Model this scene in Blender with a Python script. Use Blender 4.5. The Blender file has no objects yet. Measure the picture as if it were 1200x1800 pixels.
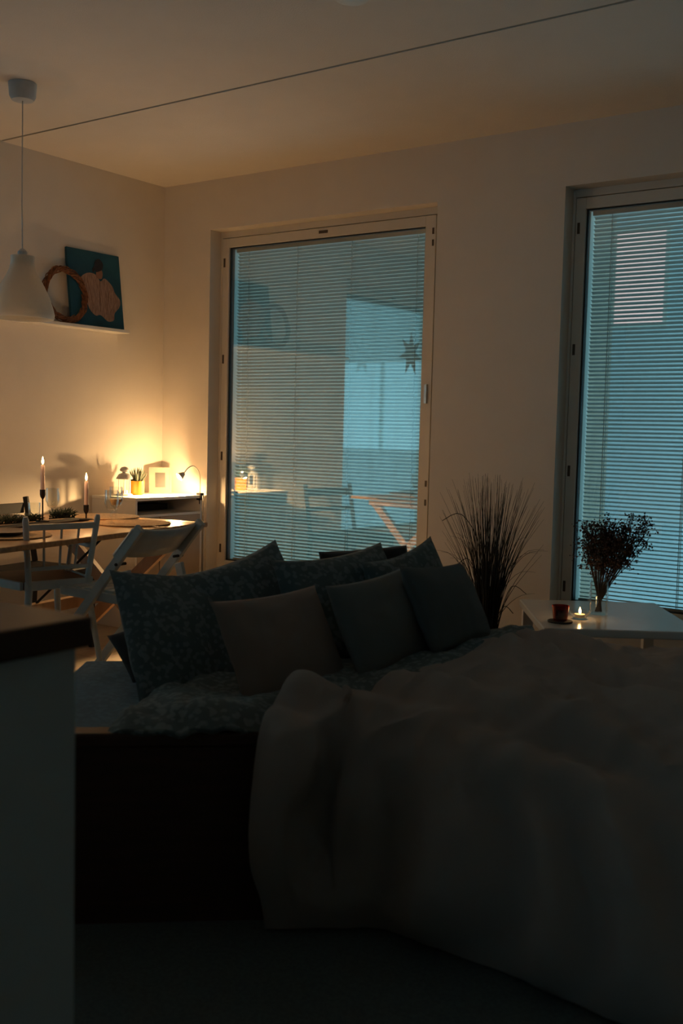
import bpy, math, random
from mathutils import Vector, Matrix, noise
random.seed(7)
S = bpy.context.scene
PI = math.pi

# ------------------------------------------------------------------ camera
cam_d = bpy.data.cameras.new('camera'); cam = bpy.data.objects.new('camera', cam_d)
S.collection.objects.link(cam); S.camera = cam
R_ = Vector((0.81454796, 0.57960255, 0.02392691)); U_ = Vector((-0.06340628, 0.04795747, 0.99683485)); W_ = Vector((-0.57662055, 0.81348691, -0.0758141))
CAM = Vector((4.6916, -4.68, 1.1407))
cam.matrix_world = Matrix(((R_.x, U_.x, -W_.x, CAM.x), (R_.y, U_.y, -W_.y, CAM.y), (R_.z, U_.z, -W_.z, CAM.z), (0, 0, 0, 1)))
cam_d.sensor_fit = 'VERTICAL'; cam_d.sensor_height = 36.0; cam_d.lens = 36.0 * 1847.7 / 1800.0
cam_d.clip_start = 0.02
cam_d.dof.use_dof = True; cam_d.dof.focus_distance = 5.0; cam_d.dof.aperture_fstop = 4.5

# ------------------------------------------------------------------ view / world
S.view_settings.view_transform = 'Standard'; S.view_settings.look = 'None'
S.view_settings.gamma = 1.0; S.view_settings.use_curve_mapping = False
S.view_settings.exposure = 0.0
S.cycles.use_denoising = True
S.cycles.max_bounces = 8; S.cycles.diffuse_bounces = 5; S.cycles.glossy_bounces = 4
S.cycles.transparent_max_bounces = 24; S.cycles.transmission_bounces = 6
S.cycles.caustics_reflective = False; S.cycles.caustics_refractive = False
S.cycles.sample_clamp_indirect = 12.0
S.cycles.blur_glossy = 0.5

SKY_NORTH = 2.8     # dusk sky seen through the two big windows
SKY_WEST = 3.8       # the afterglow side, seen through the side window
LAMP_W = 11.0
LAMP_SPOT_W = 115.0    # the narrow beam falling on the desk top
CANDLE_W = 2.4
world = bpy.data.worlds.new('dusk'); S.world = world; world.use_nodes = True
nt = world.node_tree; N = nt.nodes; LK = nt.links
bg = N['Background']
tc = N.new('ShaderNodeTexCoord')
dt = N.new('ShaderNodeVectorMath'); dt.operation = 'DOT_PRODUCT'; dt.inputs[1].default_value = (-.6, -.8, 0)   # afterglow in the south-west
LK.new(tc.outputs['Generated'], dt.inputs[0])
mr = N.new('ShaderNodeMapRange'); mr.inputs['From Min'].default_value = .2; mr.inputs['From Max'].default_value = .9
mr.inputs['To Min'].default_value = SKY_NORTH; mr.inputs['To Max'].default_value = SKY_WEST
LK.new(dt.outputs['Value'], mr.inputs['Value'])
sp = N.new('ShaderNodeSeparateXYZ'); LK.new(tc.outputs['Generated'], sp.inputs[0])
cr = N.new('ShaderNodeValToRGB')
mz = N.new('ShaderNodeMapRange'); mz.inputs['From Min'].default_value = -.5; mz.inputs['From Max'].default_value = .5
LK.new(sp.outputs['Z'], mz.inputs['Value']); LK.new(mz.outputs[0], cr.inputs[0])
cr.color_ramp.elements[0].position = 0.38; cr.color_ramp.elements[0].color = (0.18, 0.38, 0.51, 1)
cr.color_ramp.elements[1].position = 0.68; cr.color_ramp.elements[1].color = (0.13, 0.30, 0.38, 1)
LK.new(cr.outputs[0], bg.inputs['Color']); LK.new(mr.outputs[0], bg.inputs['Strength'])

# ------------------------------------------------------------------ materials
def mat(name, col, rough=0.6, col2=None, scale=20.0, bump=0.0, bscale=None, metal=0.0, sheen=0.0, coat=0.0, detail=3, stretch=None, lo=.35, hi=.65, sub=0.0):
    m = bpy.data.materials.new(name); m.use_nodes = True
    n = m.node_tree.nodes; l = m.node_tree.links; b = n['Principled BSDF']
    b.inputs['Roughness'].default_value = rough; b.inputs['Metallic'].default_value = metal
    b.inputs['Sheen Weight'].default_value = sheen; b.inputs['Coat Weight'].default_value = coat
    t = n.new('ShaderNodeTexCoord'); mp = n.new('ShaderNodeMapping'); l.new(t.outputs['Object'], mp.inputs[0])
    if stretch: mp.inputs['Scale'].default_value = stretch
    ns = n.new('ShaderNodeTexNoise'); ns.inputs['Scale'].default_value = scale; ns.inputs['Detail'].default_value = detail
    l.new(mp.outputs[0], ns.inputs['Vector'])
    r = n.new('ShaderNodeValToRGB'); l.new(ns.outputs['Fac'], r.inputs[0])
    c2 = col2 if col2 else tuple(c * 0.9 for c in col)
    r.color_ramp.elements[0].position = lo; r.color_ramp.elements[1].position = hi
    r.color_ramp.elements[0].color = (*c2, 1); r.color_ramp.elements[1].color = (*col, 1)
    l.new(r.outputs[0], b.inputs['Base Color'])
    if bump:
        nb = n.new('ShaderNodeTexNoise'); nb.inputs['Scale'].default_value = bscale or scale * 4; nb.inputs['Detail'].default_value = 2
        l.new(mp.outputs[0], nb.inputs['Vector'])
        bp = n.new('ShaderNodeBump'); bp.inputs['Strength'].default_value = bump; bp.inputs['Distance'].default_value = 0.004
        l.new(nb.outputs['Fac'], bp.inputs['Height']); l.new(bp.outputs[0], b.inputs['Normal'])
    return m

def glassy(name, tint, fac, rough=0.0, ior=None):
    m = bpy.data.materials.new(name); m.use_nodes = True
    n = m.node_tree.nodes; l = m.node_tree.links; n.remove(n['Principled BSDF'])
    tr = n.new('ShaderNodeBsdfTransparent'); tr.inputs[0].default_value = (*tint, 1)
    gl = n.new('ShaderNodeBsdfGlossy'); gl.inputs['Roughness'].default_value = rough; gl.inputs['Color'].default_value = (1, 1, 1, 1)
    mx = n.new('ShaderNodeMixShader')
    if ior:
        lw = n.new('ShaderNodeLayerWeight'); lw.inputs['Blend'].default_value = ior
        mr = n.new('ShaderNodeMapRange'); mr.inputs['To Min'].default_value = fac; mr.inputs['To Max'].default_value = .5
        l.new(lw.outputs['Fresnel'], mr.inputs['Value']); l.new(mr.outputs[0], mx.inputs[0])
    else:
        mx.inputs[0].default_value = fac
    l.new(tr.outputs[0], mx.inputs[1]); l.new(gl.outputs[0], mx.inputs[2]); l.new(mx.outputs[0], n['Material Output'].inputs[0])
    return m

def emit(name, col, k):
    m = bpy.data.materials.new(name); m.use_nodes = True
    b = m.node_tree.nodes['Principled BSDF']; b.inputs['Base Color'].default_value = (*col, 1)
    b.inputs['Emission Color'].default_value = (*col, 1); b.inputs['Emission Strength'].default_value = k
    return m

def weave(name, col, col2, scale=160.0, bump=0.5, rough=0.9, sheen=0.15, pat=None):
    """woven fabric: two crossed wave bumps, optional printed pattern colour 'pat'"""
    m = bpy.data.materials.new(name); m.use_nodes = True
    n = m.node_tree.nodes; l = m.node_tree.links; b = n['Principled BSDF']
    b.inputs['Roughness'].default_value = rough; b.inputs['Sheen Weight'].default_value = sheen
    t = n.new('ShaderNodeTexCoord')
    w1 = n.new('ShaderNodeTexWave'); w1.bands_direction = 'X'; w1.inputs['Scale'].default_value = scale
    w2 = n.new('ShaderNodeTexWave'); w2.bands_direction = 'Y'; w2.inputs['Scale'].default_value = scale
    for w in (w1, w2):
        w.inputs['Distortion'].default_value = 0.6; l.new(t.outputs['UV'], w.inputs['Vector'])
    mu = n.new('ShaderNodeMath'); mu.operation = 'MULTIPLY'; l.new(w1.outputs['Fac'], mu.inputs[0]); l.new(w2.outputs['Fac'], mu.inputs[1])
    mx = n.new('ShaderNodeMix'); mx.data_type = 'RGBA'
    mx.inputs['A'].default_value = (*col2, 1); mx.inputs['B'].default_value = (*col, 1); l.new(mu.outputs[0], mx.inputs['Factor'])
    out = mx.outputs['Result']
    if pat:
        v = n.new('ShaderNodeTexVoronoi'); v.inputs['Scale'].default_value = 60; v.feature = 'SMOOTH_F1'
        ns = n.new('ShaderNodeTexNoise'); ns.inputs['Scale'].default_value = 48; ns.inputs['Detail'].default_value = 5
        l.new(t.outputs['Object'], ns.inputs['Vector']); l.new(t.outputs['Object'], v.inputs['Vector'])
        ad = n.new('ShaderNodeMath'); ad.operation = 'SUBTRACT'; l.new(ns.outputs['Fac'], ad.inputs[0]); l.new(v.outputs['Distance'], ad.inputs[1])
        rr = n.new('ShaderNodeValToRGB'); l.new(ad.outputs[0], rr.inputs[0]); rr.color_ramp.elements[0].position = .08; rr.color_ramp.elements[1].position = .2
        m2 = n.new('ShaderNodeMix'); m2.data_type = 'RGBA'; l.new(rr.outputs[0], m2.inputs['Factor'])
        l.new(out, m2.inputs['A']); m2.inputs['B'].default_value = (*pat, 1); out = m2.outputs['Result']
    l.new(out, b.inputs['Base Color'])
    bp = n.new('ShaderNodeBump'); bp.inputs['Strength'].default_value = bump; bp.inputs['Distance'].default_value = 0.003
    l.new(mu.outputs[0], bp.inputs['Height']); l.new(bp.outputs[0], b.inputs['Normal'])
    return m

M = {}
M['wall'] = mat('wall_paint', (.78, .73, .66), .85, (.76, .71, .64), 6, .25, 260)
M['ceiling'] = mat('ceiling_paint', (.80, .75, .68), .9, (.78, .73, .66), 5, .35, 180)
M['groove'] = mat('groove_shadow_gap', (.16, .14, .12), .9)
M['frame'] = mat('window_frame_paint', (.72, .68, .60), .45, (.70, .66, .58), 12)
M['gasket'] = mat('dark_gasket', (.015, .02, .022), .6)
M['latch'] = mat('dark_latch_metal', (.10, .075, .05), .45, metal=.4)
M['slat'] = mat('blind_slat', (.56, .55, .50), .4, (.54, .53, .48), 4)
M['cord'] = mat('blind_cord', (.75, .8, .78), .7)
M['pane'] = glassy('window_glass', (.93, .97, .95), .17, 0.0, .25)
M['outpane'] = glassy('outer_window_glass', (.95, .98, .97), .05, 0.0, .2)
M['white'] = mat('white_lacquer', (.72, .70, .66), .35, (.70, .68, .64), 8)
M['gloss_white'] = mat('glossy_white_top', (.68, .68, .66), .16, (.66, .66, .64), 8)
M['chairwhite'] = mat('worn_white_paint', (.52, .55, .54), .5, (.44, .47, .46), 14)
M['seatwood'] = mat('brown_seat_wood', (.16, .085, .05), .5, (.11, .06, .035), 12)
M['rug'] = mat('dark_wool_rug', (.11, .145, .155), .98, (.08, .11, .12), 120, .6, 300)
M['desktop'] = mat('white_desk_top', (.86, .84, .80), .4, (.85, .83, .79), 8)
M['cabinet'] = mat('cabinet_front', (.42, .34, .27), .55, (.38, .31, .24), 9)
M['dark'] = mat('black_lacquer', (.009, .010, .013), .75)
M['blackmetal'] = mat('black_metal', (.02, .018, .018), .5, metal=.5)
M['oak'] = mat('oiled_pine', (.52, .29, .12), .28, (.34, .17, .06), 7, .08, 60, stretch=(1, 8, 8))
M['trestle'] = mat('pine_trestle', (.50, .27, .12), .45, (.36, .18, .07), 8, stretch=(3, 3, .6))
M['mat'] = mat('woven_placemat', (.42, .27, .13), .85, (.26, .15, .07), 90, .8, 140)
M['wicker'] = mat('twig_wreath', (.30, .12, .05), .8, (.13, .05, .02), 60, .6, 90)
M['teal'] = mat('teal_canvas', (.006, .085, .135), .85, (.004, .06, .10), 9, .3, 250)
M['petal'] = mat('painted_petals', (.42, .27, .20), .85, (.25, .15, .11), 26, stretch=(1, 5, 1))
M['hair'] = mat('painted_black_hair', (.012, .012, .02), .8)
M['skin'] = mat('painted_skin', (.30, .15, .09), .8)
M['yellow'] = mat('yellow_ceramic', (.85, .38, .03), .4, (.72, .30, .03), 25)
M['soil'] = mat('potting_soil', (.03, .02, .015), .95)
M['aloe'] = mat('aloe_leaf', (.10, .13, .07), .5, (.04, .06, .035), 70)
M['mount'] = mat('cream_mount', (.37, .32, .26), .8)
M['artprint'] = None
M['metal'] = mat('brushed_metal', (.55, .52, .48), .3, metal=.9)
M['lampwhite'] = mat('lamp_enamel', (.75, .73, .70), .3)
M['candle'] = mat('mauve_wax', (.55, .42, .40), .5, (.52, .40, .38), 12)
M['glass'] = glassy('drinking_glass', (.95, .96, .95), .03, 0.02, .2)
M['wine'] = mat('pale_drink', (.55, .35, .14), .1)
M['fir'] = mat('fir_needles', (.018, .035, .02), .75, (.01, .02, .012), 50)
M['opal'] = mat('opal_shade', (.80, .78, .72), .35, (.78, .76, .70), 6)
def translucent(m, f):
    n = m.node_tree.nodes; l = m.node_tree.links; b = n['Principled BSDF']
    t = n.new('ShaderNodeBsdfTranslucent'); t.inputs[0].default_value = (.85, .80, .70, 1); x = n.new('ShaderNodeMixShader'); x.inputs[0].default_value = f
    l.new(b.outputs[0], x.inputs[1]); l.new(t.outputs[0], x.inputs[2]); l.new(x.outputs[0], n['Material Output'].inputs[0])
translucent(M['opal'], .4)
M['rosette'] = mat('ceiling_rosette', (.55, .58, .60), .5)
M['steel'] = mat('cutlery_steel', (.5, .45, .4), .25, metal=1)
M['ceramic'] = mat('stoneware_plate', (.10, .08, .075), .35, (.08, .065, .06), 12)
M['wood_dark'] = mat('dark_stained_wood', (.050, .022, .018), .6, (.028, .016, .014), 6, stretch=(1, 8, 8))
M['counter'] = mat('dark_worktop', (.045, .016, .010), .42, (.03, .014, .010), 9)
M['panel'] = mat('grey_side_panel', (.46, .54, .57), .6, (.43, .51, .54), 5)
M['quilt'] = weave('floral_quilt', (.11, .165, .185), (.08, .125, .145), 60, .4, .9, .1, (.19, .25, .27))
M['sheet'] = weave('blue_bed_sheet', (.05, .16, .25), (.04, .125, .195), 60, .4, .9, .2, (.07, .19, .29), )
M['case'] = weave('patterned_pillowcase', (.10, .155, .175), (.075, .12, .135), 60, .4, .9, .1, (.17, .22, .24))
M['brown_cush'] = weave('brown_linen', (.40, .33, .30), (.29, .235, .21), 70, .6)
M['grey_cush'] = weave('grey_linen', (.19, .23, .245), (.14, .17, .18), 70, .6)
M['dark_cush'] = weave('dark_teal_linen', (.115, .155, .17), (.085, .115, .125), 70, .6)
M['black_cush'] = weave('black_velvet', (.014, .018, .024), (.010, .012, .017), 70, .3)
M['blanket'] = weave('waffle_blanket', (.64, .58, .56), (.46, .42, .40), 34, .9, .95, .25)
M['pot'] = mat('dark_plant_pot', (.03, .03, .032), .5)
M['grass'] = mat('dark_dried_grass', (.014, .015, .017), .8, (.008, .009, .010), 40)
M['stem'] = mat('dry_stem', (.035, .028, .022), .8)
M['bloom'] = mat('dried_flowers', (.13, .075, .065), .9, (.035, .030, .026), 55)
M['redglass'] = glassy('red_glass', (.55, .05, .02), .05, 0.03, .3)
M['redwax'] = mat('red_wax', (.35, .04, .015), .5, sub=.2)
M['wax'] = mat('white_wax', (.85, .75, .6), .5)
M['paperstar'] = mat('paper_star', (.20, .16, .11), .9)
M['flame'] = emit('candle_flame', (1.0, .62, .22), 22)
M['led'] = emit('lamp_led', (1.0, .80, .50), 30)
M['facade'] = mat('rendered_facade', (.50, .36, .27), .9, (.44, .31, .23), 3)
M['litroom'] = emit('lit_room_behind_window', (1.0, .60, .58), .85)
M['facade2'] = mat('pale_rendered_facade', (.72, .76, .78), .9, (.68, .72, .74), 3)

def floor_mat():
    m = bpy.data.materials.new('plank_floor'); m.use_nodes = True
    n = m.node_tree.nodes; l = m.node_tree.links; b = n['Principled BSDF']; b.inputs['Roughness'].default_value = .42
    t = n.new('ShaderNodeTexCoord'); mp = n.new('ShaderNodeMapping'); mp.inputs['Rotation'].default_value[2] = PI / 2
    l.new(t.outputs['Object'], mp.inputs[0])
    br = n.new('ShaderNodeTexBrick'); br.inputs['Scale'].default_value = 1; br.inputs['Brick Width'].default_value = 1.2; br.inputs['Row Height'].default_value = .19
    br.inputs['Mortar Size'].default_value = .002; br.inputs['Color1'].default_value = (.50, .40, .29, 1); br.inputs['Color2'].default_value = (.45, .36, .26, 1); br.inputs['Mortar'].default_value = (.16, .12, .08, 1)
    l.new(mp.outputs[0], br.inputs['Vector'])
    ns = n.new('ShaderNodeTexNoise'); ns.inputs['Scale'].default_value = 9; mp2 = n.new('ShaderNodeMapping'); mp2.inputs['Scale'].default_value = (8, 1, 1)
    l.new(t.outputs['Object'], mp2.inputs[0]); l.new(mp2.outputs[0], ns.inputs['Vector'])
    mx = n.new('ShaderNodeMix'); mx.data_type = 'RGBA'; mx.blend_type = 'MULTIPLY'; mx.inputs['Factor'].default_value = .35
    l.new(br.outputs['Color'], mx.inputs['A']); l.new(ns.outputs['Color'], mx.inputs['B']); l.new(mx.outputs['Result'], b.inputs['Base Color'])
    return m
M['floor'] = floor_mat()

def print_mat():
    m = bpy.data.materials.new('ornament_print'); m.use_nodes = True
    n = m.node_tree.nodes; l = m.node_tree.links; b = n['Principled BSDF']; b.inputs['Roughness'].default_value = .5
    t = n.new('ShaderNodeTexCoord'); mp = n.new('ShaderNodeMapping'); l.new(t.outputs['UV'], mp.inputs[0])
    mp.inputs['Location'].default_value = (-.5, -1, 0); mp.inputs['Scale'].default_value = (1, 2, 1)
    pg = n.new('ShaderNodeMath'); pg.operation = 'PINGPONG'; pg.inputs[1].default_value = .5
    sx = n.new('ShaderNodeSeparateXYZ'); l.new(t.outputs['UV'], sx.inputs[0]); l.new(sx.outputs['Y'], pg.inputs[0])
    cx = n.new('ShaderNodeCombineXYZ'); 
    su = n.new('ShaderNodeMath'); su.operation = 'SUBTRACT'; su.inputs[1].default_value = .5; l.new(sx.outputs['X'], su.inputs[0])
    s2 = n.new('ShaderNodeMath'); s2.operation = 'SUBTRACT'; s2.inputs[1].default_value = .25; l.new(pg.outputs[0], s2.inputs[0])
    s3 = n.new('ShaderNodeMath'); s3.operation = 'MULTIPLY'; s3.inputs[1].default_value = 1.6; l.new(s2.outputs[0], s3.inputs[0])
    l.new(su.outputs[0], cx.inputs[0]); l.new(s3.outputs[0], cx.inputs[1])
    w = n.new('ShaderNodeTexWave'); w.wave_type = 'RINGS'; w.rings_direction = 'SPHERICAL'; w.inputs['Scale'].default_value = 5.5; w.inputs['Distortion'].default_value = 2.2; w.inputs['Detail Scale'].default_value = 6
    l.new(cx.outputs[0], w.inputs['Vector'])
    r = n.new('ShaderNodeValToRGB'); l.new(w.outputs['Fac'], r.inputs[0])
    r.color_ramp.elements[0].color = (.03, .035, .035, 1); r.color_ramp.elements[0].position = .3
    r.color_ramp.elements[1].color = (.11, .10, .085, 1); r.color_ramp.elements[1].position = .6
    l.new(r.outputs[0], b.inputs['Base Color'])
    return m
M['artprint'] = print_mat()

# ------------------------------------------------------------------ mesh builder
class MB:
    def __init__(s): s.v = []; s.f = []; s.uv = {}
    def add(s, vs, fs):
        o = len(s.v); s.v += [tuple(p) for p in vs]; s.f += [tuple(i + o for i in f) for f in fs]; return s
    def box(s, x0, x1, y0, y1, z0, z1, mx=None):
        vs = [Vector((x, y, z)) for z in (z0, z1) for y in (y0, y1) for x in (x0, x1)]
        if mx: vs = [mx @ p for p in vs]
        return s.add(vs, [(0, 2, 3, 1), (4, 5, 7, 6), (0, 1, 5, 4), (2, 6, 7, 3), (0, 4, 6, 2), (1, 3, 7, 5)])
    def bar(s, a, b, w, h, up=(0, 0, 1)):
        """rectangular bar from a to b: w across, h along 'up'"""
        a = Vector(a); b = Vector(b); d = (b - a).normalized(); up = Vector(up)
        x = d.cross(up)
        if x.length < 1e-4: x = d.cross(Vector((1, 0, 0)))
        x.normalize(); y = x.cross(d).normalized()
        c = [(-1, -1), (1, -1), (1, 1), (-1, 1)]
        vs = [p + x * (i * w / 2) + y * (j * h / 2) for p in (a, b) for i, j in c]
        return s.add(vs, [(3, 2, 1, 0), (4, 5, 6, 7), (0, 1, 5, 4), (1, 2, 6, 5), (2, 3, 7, 6), (3, 0, 4, 7)])
    def tube(s, pts, r, n=8, cap=True):
        pts = [Vector(p) for p in pts]; k = len(pts)
        rs = r if isinstance(r, (list, tuple)) else [r] * k
        t0 = (pts[1] - pts[0]).normalized(); x = t0.orthogonal().normalized(); vs = []
        for i, p in enumerate(pts):
            t = (pts[min(i + 1, k - 1)] - pts[max(i - 1, 0)]).normalized()
            x = (x - t * x.dot(t)).normalized(); y = t.cross(x)
            vs += [p + (x * math.cos(2 * PI * j / n) + y * math.sin(2 * PI * j / n)) * rs[i] for j in range(n)]
        fs = [(i * n + j, i * n + (j + 1) % n, (i + 1) * n + (j + 1) % n, (i + 1) * n + j) for i in range(k - 1) for j in range(n)]
        if cap: fs += [tuple(range(n))[::-1], tuple((k - 1) * n + j for j in range(n))]
        return s.add(vs, fs)
    def lathe(s, prof, n=28, c=(0, 0, 0), cap=True):
        c = Vector(c); vs = []
        for r, z in prof: vs += [c + Vector((r * math.cos(2 * PI * j / n), r * math.sin(2 * PI * j / n), z)) for j in range(n)]
        k = len(prof)
        fs = [(i * n + j, i * n + (j + 1) % n, (i + 1) * n + (j + 1) % n, (i + 1) * n + j) for i in range(k - 1) for j in range(n)]
        if cap: fs += [tuple(range(n))[::-1], tuple((k - 1) * n + j for j in range(n))]
        return s.add(vs, fs)
    def grid(s, P, uvs=1.0, closed=False):
        nu = len(P); nv = len(P[0]); o = len(s.v)
        s.add([p for row in P for p in row], [])
        for i in range(nu - 1):
            for j in range(nv - 1):
                s.f.append((o + i * nv + j, o + (i + 1) * nv + j, o + (i + 1) * nv + j + 1, o + i * nv + j + 1))
        for i in range(nu):
            for j in range(nv): s.uv[o + i * nv + j] = (i / (nu - 1) * uvs, j / (nv - 1) * uvs)
        return s
    def build(s, name, m, parent=None, smooth=False, bevel=0, subsurf=0, solid=0):
        me = bpy.data.meshes.new(name); me.from_pydata(s.v, [], s.f); me.validate(); me.update()
        if s.uv:
            ul = me.uv_layers.new(name='UVMap')
            for lp in me.loops: ul.data[lp.index].uv = s.uv.get(lp.vertex_index, (0, 0))
        if smooth:
            for p in me.polygons: p.use_smooth = True
        me.materials.append(m)
        o = bpy.data.objects.new(name, me); S.collection.objects.link(o)
        if parent: o.parent = parent
        if solid: md = o.modifiers.new('solid', 'SOLIDIFY'); md.thickness = solid; md.offset = 1
        if bevel: md = o.modifiers.new('bevel', 'BEVEL'); md.width = bevel; md.segments = 2; md.limit_method = 'ANGLE'
        if subsurf: md = o.modifiers.new('sub', 'SUBSURF'); md.levels = subsurf; md.render_levels = subsurf
        if smooth and not subsurf:
            try: me.set_sharp_from_angle(angle=math.radians(45))
            except Exception: pass
        return o

def tag(o, label=None, cat=None, group=None, kind=None):
    if label: o['label'] = label
    if cat: o['category'] = cat
    if group: o['group'] = group
    if kind: o['kind'] = kind
    return o
def thing(name, loc, label, cat, rz=0.0, group=None):
    o = bpy.data.objects.new(name, None); S.collection.objects.link(o); o.location = loc; o.rotation_euler = (0, 0, rz)
    o.empty_display_size = .05
    return tag(o, label, cat, group)
def struct(name, mb, m, parent=None, **k):
    o = mb.build(name, m, parent, **k)
    if not parent: o['kind'] = 'structure'
    return o
def copy_tree(o, parent=None):
    c = o.copy(); S.collection.objects.link(c)
    if parent: c.parent = parent
    for ch in list(o.children): copy_tree(ch, c)
    return c

# ================================================================== SETTING
H = 2.6; XR = 6.3; YB = -7.6
OPEN = [(.379, 1.924), (2.614, 4.16)]; WZ0, WZ1 = .288, 2.312
WD = .09                                  # reveal depth to the window frames
b = MB()
xs = [-.3, .379, 1.924, 2.614, 4.16, XR + .2]
b.box(xs[0], xs[5], 0, .3, -.05, WZ0); b.box(xs[0], xs[5], 0, .3, WZ1, H + .1)
for i in (0, 2, 4): b.box(xs[i], xs[i + 1], 0, .3, WZ0, WZ1)
struct('wall_back', b, M['wall'])
SY0, SY1 = -3.30, -1.72                   # side window opening in the left wall
b = MB(); b.box(-.3, 0, YB, 0, -.05, WZ0); b.box(-.3, 0, YB, 0, WZ1, H + .1); b.box(-.3, 0, SY1, 0, WZ0, WZ1); b.box(-.3, 0, YB, SY0, WZ0, WZ1)
struct('wall_left', b, M['wall'])
b = MB(); b.box(XR, XR + .2, YB, 0, -.05, H + .1); struct('wall_right', b, M['wall'])
b = MB(); b.box(-.3, 2.6, YB - .2, YB, -.05, H + .1); b.box(4.1, XR + .2, YB - .2, YB, -.05, H + .1); b.box(2.6, 4.1, YB - .2, YB, -.05, .85); b.box(2.6, 4.1, YB - .2, YB, 2.2, H + .1)
struct('wall_front', b, M['wall'])
b = MB()
for q_ in ((2.6, 2.66, .85, 2.2), (4.04, 4.1, .85, 2.2), (2.66, 4.04, .85, .91), (2.66, 4.04, 2.14, 2.2), (3.33, 3.37, .91, 2.14)): b.box(q_[0], q_[1], YB - .12, YB - .06, q_[2], q_[3])
wf = struct('window_4', b, M['frame'])  # unseen window added behind the camera to let in cool fill light
b = MB(); b.box(2.66, 4.04, YB - .092, YB - .088, .91, 2.14); b.build('window_pane', M['outpane'], wf)
b = MB(); b.box(-.3, XR + .2, YB - .2, .3, -.06, 0); struct('floor', b, M['floor'])
b = MB(); b.box(-.1, XR + .1, -1.176, .1, H, H + .08); b.box(-.1, XR + .1, YB - .1, -1.192, H, H + .08)
b.box(-.1, XR + .1, -1.2, -1.168, H + .02, H + .08)
struct('ceiling', b, M['ceiling'])
b = MB(); b.box(0, XR, -1.1915, -1.1765, H + .006, H + .018); struct('trim_1', b, M['groove'])
b = MB(); b.box(0, .012, YB, -.012, 0, .06); struct('baseboard_left', b, M['frame'])
b = MB(); b.box(0, XR, -.012, 0, 0, .06); struct('baseboard_back', b, M['frame'])
# window boards under the reveals
for k, (x0, x1) in enumerate(OPEN):
    b = MB(); b.box(x0 + .002, x1 - .002, -.03, WD, WZ0 - .024, WZ0 + .001); struct('trim_%d' % (k + 2), b, M['frame'], bevel=.004)

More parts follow.
